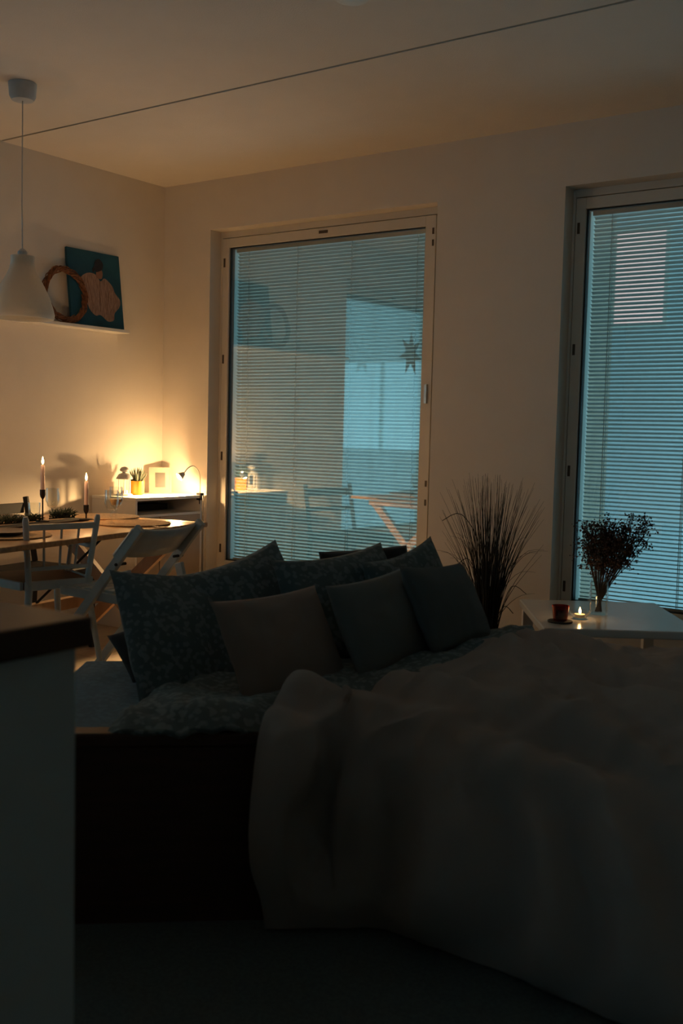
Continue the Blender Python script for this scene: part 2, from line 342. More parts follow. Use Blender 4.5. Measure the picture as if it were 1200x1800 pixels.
def build_window(k, ax, a0, a1, tilt, pitch, side):
    """window in a wall: local x along the wall from a0 to a1, local y outward; returns the structure root"""
    def T(mb):
        if side == 'back': return mb
        mb.v = [(-y, -x if False else x, z) for x, y, z in mb.v] if False else [(-p[1], p[0], p[2]) for p in mb.v]
        mb.f = [f[::-1] if False else f for f in mb.f]
        return mb
    casing = MB(); g = .0
    z0, z1 = WZ0, WZ1; y0, y1 = WD, WD + .12
    c = .014
    for bx in ((a0, a0 + c, z0, z1), (a1 - .055, a1, z0, z1), (a0 + c, a1 - .055, z1 - .037, z1), (a0 + c, a1 - .055, z0, z0 + .012)):
        casing.box(bx[0], bx[1], y0 + .004, y1 + .03, bx[2], bx[3])
    root = struct('window_%d' % k, T(casing), M['frame'], bevel=.002)
    s0, s1, t0, t1 = a0 + c + .004, a1 - .059, z0 + .016, z1 - .041     # sash outside
    g0, g1, h0, h1 = a0 + .068, a1 - .122, z0 + .06, z1 - .094          # glass opening
    sash = MB()
    for bx in ((s0, g0, t0, t1), (g1, s1, t0, t1), (g0, g1, h1, t1), (g0, g1, t0, h0)): sash.box(bx[0], bx[1], y0, y0 + .05, bx[2], bx[3])
    T(sash).build('sash', M['frame'], root, bevel=.002)
    q = MB()
    for bx in ((g0, g0 + .006, h0, h1), (g1 - .006, g1, h0, h1), (g0, g1, h1 - .006, h1), (g0, g1, h0, h0 + .006)): q.box(bx[0] - .001, bx[1] + .001, y0 + .012, y0 + .045, bx[2], bx[3])
    T(q).build('gasket', M['gasket'], root)
    p = MB(); p.box(g0, g1, y0 + .018, y0 + .022, h0, h1); T(p).build('inner_pane', M['pane'], root)
    p = MB(); p.box(g0, g1, y1 - .01, y1 - .006, h0, h1); T(p).build('outer_pane', M['outpane'], root)
    o = MB()
    for bx in ((a0 + .01, g0 - .005, z0, z1), (g1 + .005, a1 - .01, z0, z1), (g0 - .005, g1 + .005, h1 + .005, z1), (g0 - .005, g1 + .005, z0, h0 - .005)): o.box(bx[0], bx[1], y0 + .052, y1, bx[2], bx[3])
    T(o).build('outer_sash', M['frame'], root)
    for z in (2.13, 1.56, .98, .42):
        l = MB(); l.box(s0 + .010, s0 + .022, y0 - .003, y0 + .002, z - .026, z + .026); T(l).build('latch', M['latch'], root)
    xm = (a0 + a1) / 2
    l = MB(); l.box(xm - .04, xm + .02, y0 - .003, y0 + .002, h1 + .022, h1 + .038); T(l).build('top_latch', M['latch'], root)
    l = MB(); l.box(s1 - .036, s1 - .022, y0 - .012, y0 + .002, 1.30, 1.40); T(l).build('handle', M['metal'], root)
    for z in (2.19, 2.13, .88, .78):
        l = MB(); l.box(s1 - .020, s1 - .010, y0 - .003, y0 + .002, z - .016, z + .016); T(l).build('strike_plate', M['latch'], root)
    # blind hanging between the panes
    yb = y0 + .068
    bl = MB(); n = int((h1 - h0 - .045) / pitch); b0, b1 = g0 + .016, g1 - .012
    wdt = .0125
    for i in range(n + 1):
        zc = h1 - .035 - i * pitch
        rows = []
        for e in range(5):
            s_ = -1 + e * .5
            cy = wdt * s_; cz = .0022 * (1 - s_ * s_)
            yy = cy * math.cos(tilt) - cz * math.sin(tilt); zz = cy * math.sin(tilt) + cz * math.cos(tilt)
            rows.append([(b0, yb + yy, zc + zz), (b1, yb + yy, zc + zz)])
        bl.grid(rows)
    hr = MB(); hr.box(b0 - .004, b1 + .004, yb - .013, yb + .013, h1 - .024, h1 + .004)
    br = MB(); br.box(b0, b1, yb - .010, yb + .010, h0 + .001, h0 + .012)
    co = MB()
    for fx in ((.07, .345, .63, .95) if k == 1 else (.07, .36, .64, .93)):
        xx = b0 + (b1 - b0) * fx
        for dy in (-.0125, .0125): co.tube([(xx, yb + dy * math.cos(tilt), h1 - .02), (xx, yb + dy * math.cos(tilt), h0 + .01)], .0017, 5)
    return root, (T(bl), T(hr), T(br), T(co))

def blind(parts, label):
    r = thing('window_blind', (0, 0, 0), label, 'blind', group='blinds hanging between the window panes')
    parts[0].build('slats', M['slat'], r, smooth=True); parts[1].build('headrail', M['slat'], r); parts[2].build('bottom_rail', M['slat'], r); parts[3].build('ladder_cord', M['cord'], r)
    del r['group']
    return r
TILT = math.radians(-32)
w1, p1 = build_window(1, 'x', *OPEN[0], TILT, .0195, 'back'); blind(p1, 'venetian blind in the window directly behind the sofa cushions')
w2, p2 = build_window(2, 'x', *OPEN[1], math.radians(-24), .0195, 'back'); blind(p2, 'venetian blind in the right-hand window behind the vase of dried flowers')
w3, p3 = build_window(3, 'y', SY0, SY1, math.radians(0), .036, 'left'); blind(p3, 'open venetian blind in the side window seen mirrored in the glass')

# outdoors: the neighbouring houses
def house(x, y, wx, hz, wins, label, fm):
    hs = thing('neighbouring_house', (x, y, -3.0), label, 'house')
    b = MB(); b.box(0, wx, 0, 5, 0, hz); b.build('facade', M[fm], hs)
    b = MB(); b.add([(-.3, -.3, hz), (wx + .3, -.3, hz), (wx + .3, 5.3, hz), (-.3, 5.3, hz), (-.3, 2.5, hz + 1.6), (wx + .3, 2.5, hz + 1.6)], [(0, 1, 5, 4), (2, 3, 4, 5), (0, 4, 3), (1, 2, 5), (3, 2, 1, 0)]); b.build('roof', M['dark'], hs)
    for (a0, z0, ww, wh, lit) in wins:
        f = MB(); f.box(a0 - .08, a0 + ww + .08, -.06, 0, z0 - .08, z0 + wh + .08); fo = f.build('window_frame', M['frame'], hs)
        f = MB(); f.box(a0, a0 + ww, -.08, -.061, z0, z0 + wh); f.build('window_pane', M['litroom'] if lit else M['dark'], fo)
house(-16, 7, 14.2, 12.5, [(3, 4, 1.3, 1.5, 0), (7.5, 4, 1.3, 1.5, 0)], 'dark rendered house across the yard behind the middle blind', 'facade')
house(-9.6, 16, 15.0, 12.2, [(6.30, 6.45, .98, 1.8, 1)], 'farther house with one lit window behind the right-hand blind', 'facade2')

# ================================================================== LEFT WALL SHELF
SH = 1.700
sh = thing('picture_ledge', (0, 0, 0), 'long white wall shelf carrying the teal canvas and the twig wreath', 'shelf')
b = MB(); b.box(.001, .105, -1.62, -.375, SH - .018, SH); b.build('board', M['white'], sh, bevel=.002)
b = MB(); b.box(.001, .012, -1.62, -.375, SH, SH + .02); b.build('back_lip', M['white'], sh)
# leaning canvas
cv = thing('canvas_painting', (.066, -.575, SH + .001), 'square teal canvas of a dark haired figure in huge cream petals', 'painting')
lean = math.radians(-7)
CW, CH = .385, .43
def cmx(): return Matrix.Rotation(lean, 4, 'Y')
b = MB(); b.box(-.018, 0, -CW / 2, CW / 2, 0, CH, cmx()); b.build('canvas', M['teal'], cv, bevel=.002)
def blob(name, m, pts, x=.0015, th=.0012):
    q = MB(); cx = sum(p[0] for p in pts) / len(pts); cz = sum(p[1] for p in pts) / len(pts)
    A = [cmx() @ Vector((x, p[0], p[1])) for p in pts]; B = [cmx() @ Vector((x - th, p[0], p[1])) for p in pts]; n = len(pts)
    q.add(A + B, [tuple(range(n)), tuple(range(2 * n - 1, n - 1, -1))] + [(i, n + i, n + (i + 1) % n, (i + 1) % n) for i in range(n)])
    return q.build(name, m, cv)
def smoothloop(pts, k=6):
    out = []; n = len(pts)
    for i in range(n):
        p0, p1, p2, p3 = [pts[(i + d) % n] for d in (-1, 0, 1, 2)]
        for j in range(k):
            t = j / k
            out.append(tuple(.5 * (2 * p1[c] + (p2[c] - p0[c]) * t + (2 * p0[c] - 5 * p1[c] + 4 * p2[c] - p3[c]) * t * t + (3 * p1[c] - p0[c] - 3 * p2[c] + p3[c]) * t ** 3) for c in (0, 1)))
    return out
blob('painted_petals', M['petal'], smoothloop([(.02, .07), (.07, .04), (.115, .05), (.125, .09), (.165, .13), (.175, .17), (.14, .21), (.12, .25), (.07, .285), (.035, .265), (.0, .30), (-.06, .30), (-.11, .26), (-.09, .18), (-.06, .10), (-.02, .065)]))
blob('painted_petals', M['skin'], smoothloop([(.01, .285), (.045, .28), (.055, .32), (.03, .345), (.01, .32)]), .0022, .0006)
blob('painted_hair', M['hair'], smoothloop([(.0, .325), (.015, .315), (.055, .335), (.062, .37), (.035, .392), (.005, .375), (-.002, .35), (-.02, .325), (-.012, .31)]), .003, .0008)
for (ya, za, yb_, zb) in ((.02, .09, .03, .27), (.06, .08, .10, .22), (-.03, .12, -.06, .26), (.09, .09, .15, .17)):
    q = MB(); q.tube([cmx() @ Vector((.0022, ya + (yb_ - ya) * t, za + (zb - za) * t + .0 * t)) for t in (0, .5, 1)], .0012, 5); q.build('petal_line', M['skin'], cv)
# wreath of twisted twigs leaning on the canvas
wr = thing('twig_wreath', (.068, -.805, SH + .004), 'round brown wreath of twisted twigs on the wall shelf', 'wreath')
b = MB(); rng = random.Random(3)
for k in range(26):
    ph = rng.random() * 6.28; tw = rng.choice((3, 4, 5)); R0 = .139; rr = .003 + .017 * rng.random(); pts = []
    for i in range(73):
        a = 2 * PI * i / 72
        R1 = R0 + rr * math.cos(tw * a + ph); xx = rr * .7 * math.sin(tw * a + ph)
        pts.append(Matrix.Rotation(math.radians(-6), 4, 'Y') @ Vector((xx, R1 * math.cos(a), .155 + R1 * math.sin(a))))
    b.tube(pts, .0028, 5, cap=False)
b.build('twigs', M['wicker'], wr, smooth=True)

# ================================================================== PENDANT
PX, PY = .86, -1.715
pn = thing('pendant_lamp', (PX, PY, 1.60), 'white opal bell pendant lamp hanging in front of the wall shelf', 'lamp')
b = MB(); prof = [(.133, 0), (.137, .02), (.130, .05), (.115, .095), (.094, .14), (.072, .18), (.055, .215), (.050, .24), (.050, .27)]
inner = [(r - .004, z) for r, z in prof][::-1]
b.lathe(prof + [(.02, .275), (.02, .271)] + inner[0:] , 40, cap=False); b.build('shade', M['opal'], pn, smooth=True)
b = MB(); b.lathe([(.021, .262), (.021, .288), (.008, .30)], 16); b.build('lamp_holder', M['rosette'], pn, smooth=True)
b = MB(); b.tube([(0, 0, .29), (-.004, 0, .5), (.004, -.004, .75), (0, 0, .97)], .0025, 6); b.build('cord', M['rosette'], pn)
b = MB(); b.lathe([(.02, .925), (.046, .928), (.056, .945), (.060, .999), (.050, .9995)], 28); b.build('ceiling_rosette', M['rosette'], pn, smooth=True)
b = MB(); b.lathe([(.035, -.03), (.055, -.026), (.06, 0)], 28); sd = b.build('smoke_detector', M['white'], smooth=True); sd.location = (2.60, -1.74, H - .001)
tag(sd, 'round white smoke detector at the top edge of the ceiling', 'smoke detector')

# ================================================================== DESK IN THE CORNER
DT = .745
dk = thing('writing_desk', (0, 0, 0), 'small white desk cabinet in the corner under the gooseneck lamp', 'desk')
b = MB(); b.box(.013, .375, -.575, -.030, DT - .018, DT); b.build('desk_top', M['desktop'], dk, bevel=.003)
b = MB(); b.box(.013, .37, -.573, -.557, .0, DT - .018); b.box(.013, .37, -.048, -.032, 0, DT - .018); b.box(.013, .02, -.557, -.048, 0, DT - .018); b.build('carcass', M['white'], dk)
b = MB(); b.box(.02, .37, -.557, -.048, DT - .112, DT - .098); b.build('inner_shelf', M['white'], dk)
for y0, y1 in ((-.556, -.386), (-.378, -.049)):
    b = MB(); b.box(.355, .372, y0, y1, .05, DT - .114); b.build('door', M['cabinet'], dk, bevel=.001)
b = MB(); b.box(.03, .15, -.52, -.10, DT - .097, DT - .06); bk = b.build('dark_box', M['dark']); tag(bk, 'flat black box pushed into the open compartment of the desk', 'box')

# lantern
lt = thing('tabletop_lantern', (.155, -.455, DT), 'small white metal lantern with round top beside the yellow pot', 'lantern')
b = MB(); b.lathe([(.046, 0), (.046, .008), (.038, .012)], 24); b.build('base', M['lampwhite'], lt, smooth=True)
b = MB()
for i in range(6):
    a = PI / 3 * i + .3; b.bar((.036 * math.cos(a), .036 * math.sin(a), .008), (.036 * math.cos(a), .036 * math.sin(a), .096), .005, .005, (1, 0, 0))
b.build('posts', M['lampwhite'], lt)
b = MB(); b.lathe([(.0335, .010), (.0335, .095)], 24, cap=False); b.build('glass', M['glass'], lt, smooth=True)
b = MB(); b.lathe([(.036, .094), (.048, .096), (.046, .104), (.034, .122), (.018, .130)], 28); b.build('roof', M['lampwhite'], lt, smooth=True)
b = MB(); b.lathe([(.012, .128), (.012, .135), (.026, .142), (.028, .150), (.020, .162), (.004, .167)], 24); b.build('finial', M['lampwhite'], lt, smooth=True)
b = MB(); b.lathe([(.019, .012), (.019, .03)], 20); cn = b.build('tealight', M['wax'], lt, smooth=True)

# potted aloe
pp = thing('potted_aloe', (.150, -.350, DT), 'spiky aloe in a yellow pot on the desk', 'plant')
b = MB(); b.lathe([(.032, 0), (.040, .008), (.0425, .078), (.0425, .082), (.038, .082), (.037, .07), (.001, .07)], 30, cap=False); b.add([(-.02, -.02, 0.001), (.02, -.02, 0.001), (.02, .02, 0.001), (-.02, .02, 0.001)], [(0, 1, 2, 3)]); b.build('pot', M['yellow'], pp, smooth=True)
b = MB(); b.lathe([(.0372, .068), (.0372, .072)], 24); b.build('soil', M['soil'], pp)
b = MB(); rng = random.Random(5)
for i in range(22):
    a = i * 2.4; lean_ = .012 + .034 * (i / 22); h = .085 - .03 * (i / 22) + rng.random() * .012; r0 = .004 + .02 * (i / 22)
    pts = [(r0 * math.cos(a), r0 * math.sin(a), .07), ((r0 + lean_ * .5) * math.cos(a), (r0 + lean_ * .5) * math.sin(a), .07 + h * .45), ((r0 + lean_ * .9) * math.cos(a), (r0 + lean_ * .9) * math.sin(a), .07 + h * .8), ((r0 + lean_) * math.cos(a), (r0 + lean_) * math.sin(a), .07 + h)]
    b.tube(pts, [.006, .005, .003, .0006], 6)
b.build('leaves', M['aloe'], pp, smooth=True)

# framed print leaning in the corner
fr = thing('framed_print', (.118, -.130, DT), 'small framed ornament print with wide white mount leaning on the corner', 'picture', rz=math.radians(-42))
FM = Matrix.Rotation(math.radians(-12), 4, 'Y')
b = MB(); w_, h_ = .135, .158
for bx in ((-w_ / 2, -w_ / 2 + .012, 0, h_), (w_ / 2 - .012, w_ / 2, 0, h_), (-w_ / 2 + .012, w_ / 2 - .012, 0, .012), (-w_ / 2 + .012, w_ / 2 - .012, h_ - .012, h_)): b.box(-.012, .004, bx[0], bx[1], bx[2], bx[3], FM)
b.build('frame', M['mount'], fr)
b = MB(); b.box(-.010, .0, -w_ / 2 + .011, w_ / 2 - .011, .011, h_ - .011, FM); b.build('mount', M['mount'], fr)
b = MB(); b.grid([[FM @ Vector((.0012, y, z)) for z in (.036, .126)] for y in (-.030, .030)]); b.build('print', M['artprint'], fr)

# gooseneck lamp
lm = thing('gooseneck_lamp', (.365, -.045, DT), 'clamp-on gooseneck lamp shining at the corner end of the desk', 'lamp')
hd = Vector((-.035, -.117, .122)); dirn = Vector((-.28, -.76, -.58)).normalized()
arc = [(0, 0, .0), (.0, 0, .06), (-.002, -.002, .115), (-.006, -.018, .152), (-.010, -.045, .172), (-.014, -.070, .170), (-.020, -.092, .156), tuple(hd - dirn * .012)]
def spline(pts, k=6):
    pts = [Vector(p) for p in pts]; out = []
    for i in range(len(pts) - 1):
        p0 = pts[max(i - 1, 0)]; p1 = pts[i]; p2 = pts[i + 1]; p3 = pts[min(i + 2, len(pts) - 1)]
        for j in range(k):
            t = j / k; out.append(.5 * (2 * p1 + (p2 - p0) * t + (2 * p0 - 5 * p1 + 4 * p2 - p3) * t * t + (3 * p1 - p0 - 3 * p2 + p3) * t ** 3))
    return out + [pts[-1]]
b = MB(); b.tube(spline(arc), .0035, 8); b.build('gooseneck', M['metal'], lm, smooth=True)
b = MB(); b.tube([hd - dirn * .014, hd - dirn * .006, hd + dirn * .012, hd + dirn * .024], [.008, .012, .020, .023], 20, cap=False); b.build('lamp_shade', M['lampwhite'], lm, smooth=True, solid=.0015)
b = MB(); b.tube([hd + dirn * .008, hd + dirn * .020, hd + dirn * .028, hd + dirn * .032], [.014, .020, .016, .006], 16); b.build('bulb', M['led'], lm, smooth=True)
b = MB(); b.box(-.016, .016, -.014, .014, -.030, -.0185); b.box(-.016, .016, -.014, .014, .0003, .012); b.box(.0105, .018, -.014, .014, -.030, .012); b.tube([(0, 0, -.055), (0, 0, -.029)], .005, 8); b.build('clamp', M['blackmetal'], lm, bevel=.001)
b = MB(); b.tube(spline([(.019, 0, .0), (.03, -.005, -.03), (.022, .01, -.10), (.035, .0, -.19), (.02, .015, -.30), (.018, .02, -.5), (.018, .02, -.735)]), .002, 6); b.build('power_cord', M['rosette'], lm)
ld = bpy.data.lights.new('lamp_light', 'POINT'); ld.shadow_soft_size = .011; ld.energy = LAMP_W; ld.color = (1.0, .60, .255)
lo = bpy.data.objects.new('lamp_light', ld); S.collection.objects.link(lo); lo.parent = lm; lo.location = hd + dirn * .044
lo.rotation_euler = dirn.to_track_quat('-Z', 'Y').to_euler()
ld = bpy.data.lights.new('lamp_beam', 'SPOT'); ld.shadow_soft_size = .011; ld.energy = LAMP_SPOT_W; ld.color = (1.0, .60, .255); ld.spot_size = math.radians(125); ld.spot_blend = .7
lo = bpy.data.objects.new('lamp_beam', ld); S.collection.objects.link(lo); lo.parent = lm; lo.location = hd + dirn * .040
lo.rotation_euler = Vector((.04, -.58, -.81)).to_track_quat('-Z', 'Y').to_euler()

# ================================================================== DINING TABLE
TH = math.radians(10)
tv = Vector((-math.cos(TH), -math.sin(TH), 0)); tu = Vector((math.sin(TH), -math.cos(TH), 0))      # across / along
TA = Vector((1.31, -1.00, 0)); TZ = .70
def tp(v, u, z): p = TA + tv * v + tu * u; return Vector((p.x, p.y, z))
tb = thing('dining_table', tp(.42, .8, 0), 'long oiled pine dining table on crossed trestle legs', 'table', rz=TH)
# local frame of tb: +x = -tv, +y = -tu
def tl(v, u, z): return Vector((.42 - v, .8 - u, z))
b = MB(); b.box(-.42, .42, -.85, .80, TZ - .022, TZ); b.build('table_top', M['oak'], tb, bevel=.004)
b = MB()
for u in (.10, 1.50):
    b = MB(); b.bar(tl(.10, u, TZ - .042), tl(.74, u, TZ - .042), .04, .04); b.build('bearer', M['trestle'], tb)
for u in (.13, 1.48):
    q = MB(); q.bar(tl(.06, u, TZ - .03), tl(.80, u, .0), .055, .03, (0, 1, 0)); q.build('leg', M['trestle'], tb)
    q = MB(); q.bar(tl(.78, u + .032, TZ - .03), tl(.04, u + .032, .0), .055, .03, (0, 1, 0)); q.build('leg', M['trestle'], tb)
b = MB(); b.bar(tl(.42, .13, .345), tl(.42, 1.5, .345), .04, .05); b.build('stretcher', M['trestle'], tb)
for u0, u1 in ((.16, .70), (1.46, .92)):
    b = MB(); b.tube([tl(.42, u0, TZ - .03), tl(.42, u1, .37)], .006, 6); b.build('brace_rod', M['blackmetal'], tb)

def on_table(px, py): return (px, py, TZ)
# placemats, plates
def placemat(x, y, r, label):
    q = MB(); prof = []
    q.lathe([(r, 0.0), (r + .003, .003), (r, .006), (r * .9, .005), (.01, .005)], 44); o = q.build('placemat', M['mat'], smooth=True); o.location = (x, y, TZ + .0005)
    return tag(o, label, 'placemat', 'round woven placemats on the dining table')
placemat(1.15, -1.33, .17, 'woven placemat nearest the lamp-lit table end, cutlery beside it')
placemat(.80, -1.19, .17, 'woven placemat on the wall side of the table behind the goblets')
placemat(1.22, -2.08, .18, 'woven placemat at the near left edge, behind the spindle chair back')
placemat(.66, -1.68, .17, 'woven placemat on the wall side in front of the black chair')
def plate(x, y, label):
    q = MB(); q.lathe([(.05, 0), (.07, .003), (.105, .014), (.108, .016), (.07, .007), (.001, .006)], 36); o = q.build('plate', M['ceramic'], smooth=True); o.location = (x, y, TZ + .0065)
    return tag(o, label, 'plate', 'plates on the placemats')
plate(1.22, -2.08, 'dark plate at the near left edge of the table'); plate(.66, -1.68, 'dark plate on the wall side before the black chair')
# long dark tray under the greenery
b = MB(); mx = Matrix.Translation((.93, -1.70, TZ)) @ Matrix.Rotation(TH + math.radians(2), 4, 'Z'); b.box(-.045, .045, -.50, .33, .0005, .010, mx); tr = b.build('serving_board', M['dark'], bevel=.004)
tag(tr, 'narrow black board under the candlesticks and fir sprigs', 'tray')
BZ = TZ + .0105
def candlestick(x, y, stem, label_h, label_c):
    t = thing('candlestick', (x, y, BZ), label_h, 'candlestick')
    q = MB(); q.lathe([(.030, 0), (.030, .004), (.006, .008)], 24); q.build('foot', M['blackmetal'], t, smooth=True)
    q = MB(); q.tube([(0, 0, .006), (0, 0, stem)], .0035, 8); q.build('stem', M['blackmetal'], t, smooth=True)
    q = MB(); q.lathe([(.004, stem - .004), (.010, stem + .006), (.0125, stem + .016), (.0125, stem + .038), (.010, stem + .038)], 18); q.build('cup', M['blackmetal'], t, smooth=True)
    c = thing('taper_candle', (x, y, BZ + stem + .030), label_c, 'candle')
    q = MB(); q.tube([(0, 0, 0.0085), (0, 0, .06), (0, 0, .112), (0, 0, .118)], [.0095, .0092, .0086, .006], 16); q.build('wax', M['candle'], c, smooth=True)
    q = MB(); q.tube([(0, 0, .117), (.001, 0, .125)], .0008, 5); q.build('wick', M['dark'], c)
    q = MB(); q.tube([(0, 0, .121), (0, 0, .127), (0, 0, .135), (0, 0, .145), (0, 0, .156)], [.0015, .0045, .0055, .0032, .0004], 10); q.build('flame', M['flame'], c, smooth=True)
    l_ = bpy.data.lights.new('candle_light', 'POINT'); l_.energy = CANDLE_W; l_.color = (1, .52, .20); l_.shadow_soft_size = .008
    o = bpy.data.objects.new('candle_light', l_); S.collection.objects.link(o); o.parent = c; o.location = (0, 0, .170)
candlestick(.905, -1.64, .105, 'tall black candlestick, leftmost on the dining table', 'lit mauve taper candle standing highest above the table')
candlestick(.99, -2.10, .075, 'black candlestick at the far left of the table beyond the fir sprigs', 'lit mauve taper candle at the far left of the table')
candlestick(.945, -1.425, .030, 'short black candlestick behind the spindle chair post', 'lit mauve taper candle standing lower, beside the goblets')
# fir sprigs
def sprig(x, y, ln, ang, label, h=.045, seed=1):
    q = MB(); rg = random.Random(seed)
    for i in range(150):
        t = rg.random() * ln - ln / 2; a = rg.random() * 6.28; e = rg.random()
        base = Vector((t, 0, .008 + h * .4 * e)); sp_ = (1 - (2 * t / ln) ** 2) ** .5
        tip = base + Vector((.014 * math.cos(a) + .006, (.012 + .026 * sp_) * math.cos(a * 2.7), abs(math.sin(a)) * h * .7 * sp_ + .003))
        q.tube([base, (base + tip) / 2 + Vector((0, 0, .003)), tip], [.0022, .002, .0004], 4)
    q.tube([(-ln / 2, 0, .008), (ln / 2, 0, .010)], .003, 5)
    o = q.build('fir_sprig', M['fir']); o.location = (x, y, BZ); o.rotation_euler = (0, 0, ang)
    return tag(o, label, 'greenery')
sprig(.885, -1.515, .13, math.radians(80), 'bushy dark fir sprig between the two lit candles', .05, 1)
sprig(.93, -1.735, .12, math.radians(88), 'small dark fir sprig just left of the tall candlestick', .035, 2)
sprig(.97, -1.90, .20, math.radians(92), 'long dark fir sprig at the left picture edge of the table', .045, 3)
# glasses
def goblet(x, y, label, h=.155, r=.032, fill=True, z=TZ):
    t = thing('goblet', (x, y, z + .0005), label, 'glass', group='stemmed glasses on the dining table')
    q = MB(); k = h / .155
    q.lathe([(.001, .0), (.032, .001), (.032, .003), (.006, .010), (.0045, .03 * k), (.006, .058 * k), (r * .7, .068 * k), (r, .095 * k), (r * 1.02, .125 * k), (r * .95, .155 * k), (r * .95 - .0015, .155 * k), (r - .002, .11 * k), (r * .7, .072 * k), (.001, .066 * k)], 28, cap=False)
    q.build('glass_body', M['glass'], t, smooth=True)
    if fill:
        q = MB(); q.lathe([(r * .60, .0735 * k), (r * .93, .094 * k), (r * .93, .1 * k)], 24); q.build('drink', M['wine'], t, smooth=True)
    return t
goblet(1.115, -1.425, 'nearer of the two goblets right of the short candle', fill=False)
goblet(.99, -1.285, 'farther goblet overlapping the near one right of the short candle', h=.16, z=TZ)
goblet(.80, -1.50, 'tall stemmed glass just right of the tall candlestick', h=.15, fill=False)
q = MB(); q.lathe([(.001, 0), (.025, .001), (.029, .085), (.0275, .085), (.0235, .006), (.001, .006)], 26, cap=False); o = q.build('tumbler', M['glass'], smooth=True); o.location = (.765, -1.575, TZ + .0005)
tag(o, 'straight tumbler partly behind the tall candlestick stem', 'glass')
# cutlery
def cutlery(kind, x, y, ang, label):
    q = MB(); q.bar((-.095, 0, .003), (.02, 0, .003), .007, .003)
    if kind == 'knife': q.bar((.02, 0, .003), (.10, .002, .003), .014, .0018)
    else:
        q.bar((.02, 0, .003), (.045, 0, .004), .016, .002)
        for d in (-.006, 0, .006): q.bar((.045, d, .004), (.09, d, .005), .003, .002)
    o = q.build(kind, M['steel']); o.location = (x, y, TZ + .0008); o.rotation_euler = (0, 0, ang); return tag(o, label, 'cutlery')
cutlery('knife', 1.23, -1.14, math.radians(25), 'table knife lying right of the lamp-side placemat')
cutlery('fork', 1.34, -1.37, math.radians(5), 'fork on the table edge above the folding chair back')

# ================================================================== CHAIRS
def folding_chair():
    # local: chair faces -x, back top at x=0
    t = thing('folding_chair', (1.81, -1.77, 0), 'white wooden folding chair with curved backrest, pushed under the table', 'chair', rz=math.radians(6))
    W = .185; ZT = .77
    for s in (-1, 1):
        q = MB(); q.bar((.02, s * W, ZT), (-.62, s * W, .0), .022, .036, (0, 0, 1)); q.build('leg', M['chairwhite'], t, bevel=.003)
        q = MB(); q.bar((-.07, s * (W - .025), .60), (.10, s * (W - .025), .0), .02, .034, (1, 0, 0)); q.build('leg', M['chairwhite'], t, bevel=.003)
        q = MB(); q.bar((-.08, s * (W - .025), .485), (-.395, s * (W - .025), .497), .02, .035); q.build('seat_rail', M['chairwhite'], t, bevel=.003)
        q = MB(); q.tube([(-.085, s * (W + .016), .625), (-.085, s * (W - .04), .625)], .006, 8); q.build('hinge_bolt', M['blackmetal'], t)
    q = MB(); rows = []
    for i in range(17):
        y = -W - .012 + (2 * W + .024) * i / 16; bow = .030 * (1 - (y / W) ** 2) + .012
        rows.append([(bow - .012 - dz * .9, y, ZT - .012 - dz - .012 * (1 - (y / W) ** 2)) for dz in (0, .035, .07, .105)])
    q.grid(rows); q.build('backrest', M['chairwhite'], t, smooth=True, solid=.012)
    q = MB()
    for k in range(6): q.box(-.39 + k * .053, -.35 + k * .053, -W + .03, W - .03, .503, .515)
    q.build('seat', M['chairwhite'], t, bevel=.002)
    for pa in ([(-.56, -W, .075), (-.56, W, .075)], [(.085, -W + .02, .08), (.085, W - .02, .08)]):
        q = MB(); q.tube(pa, .009, 8); q.build('foot_rail', M['chairwhite'], t)
    return t
folding_chair()

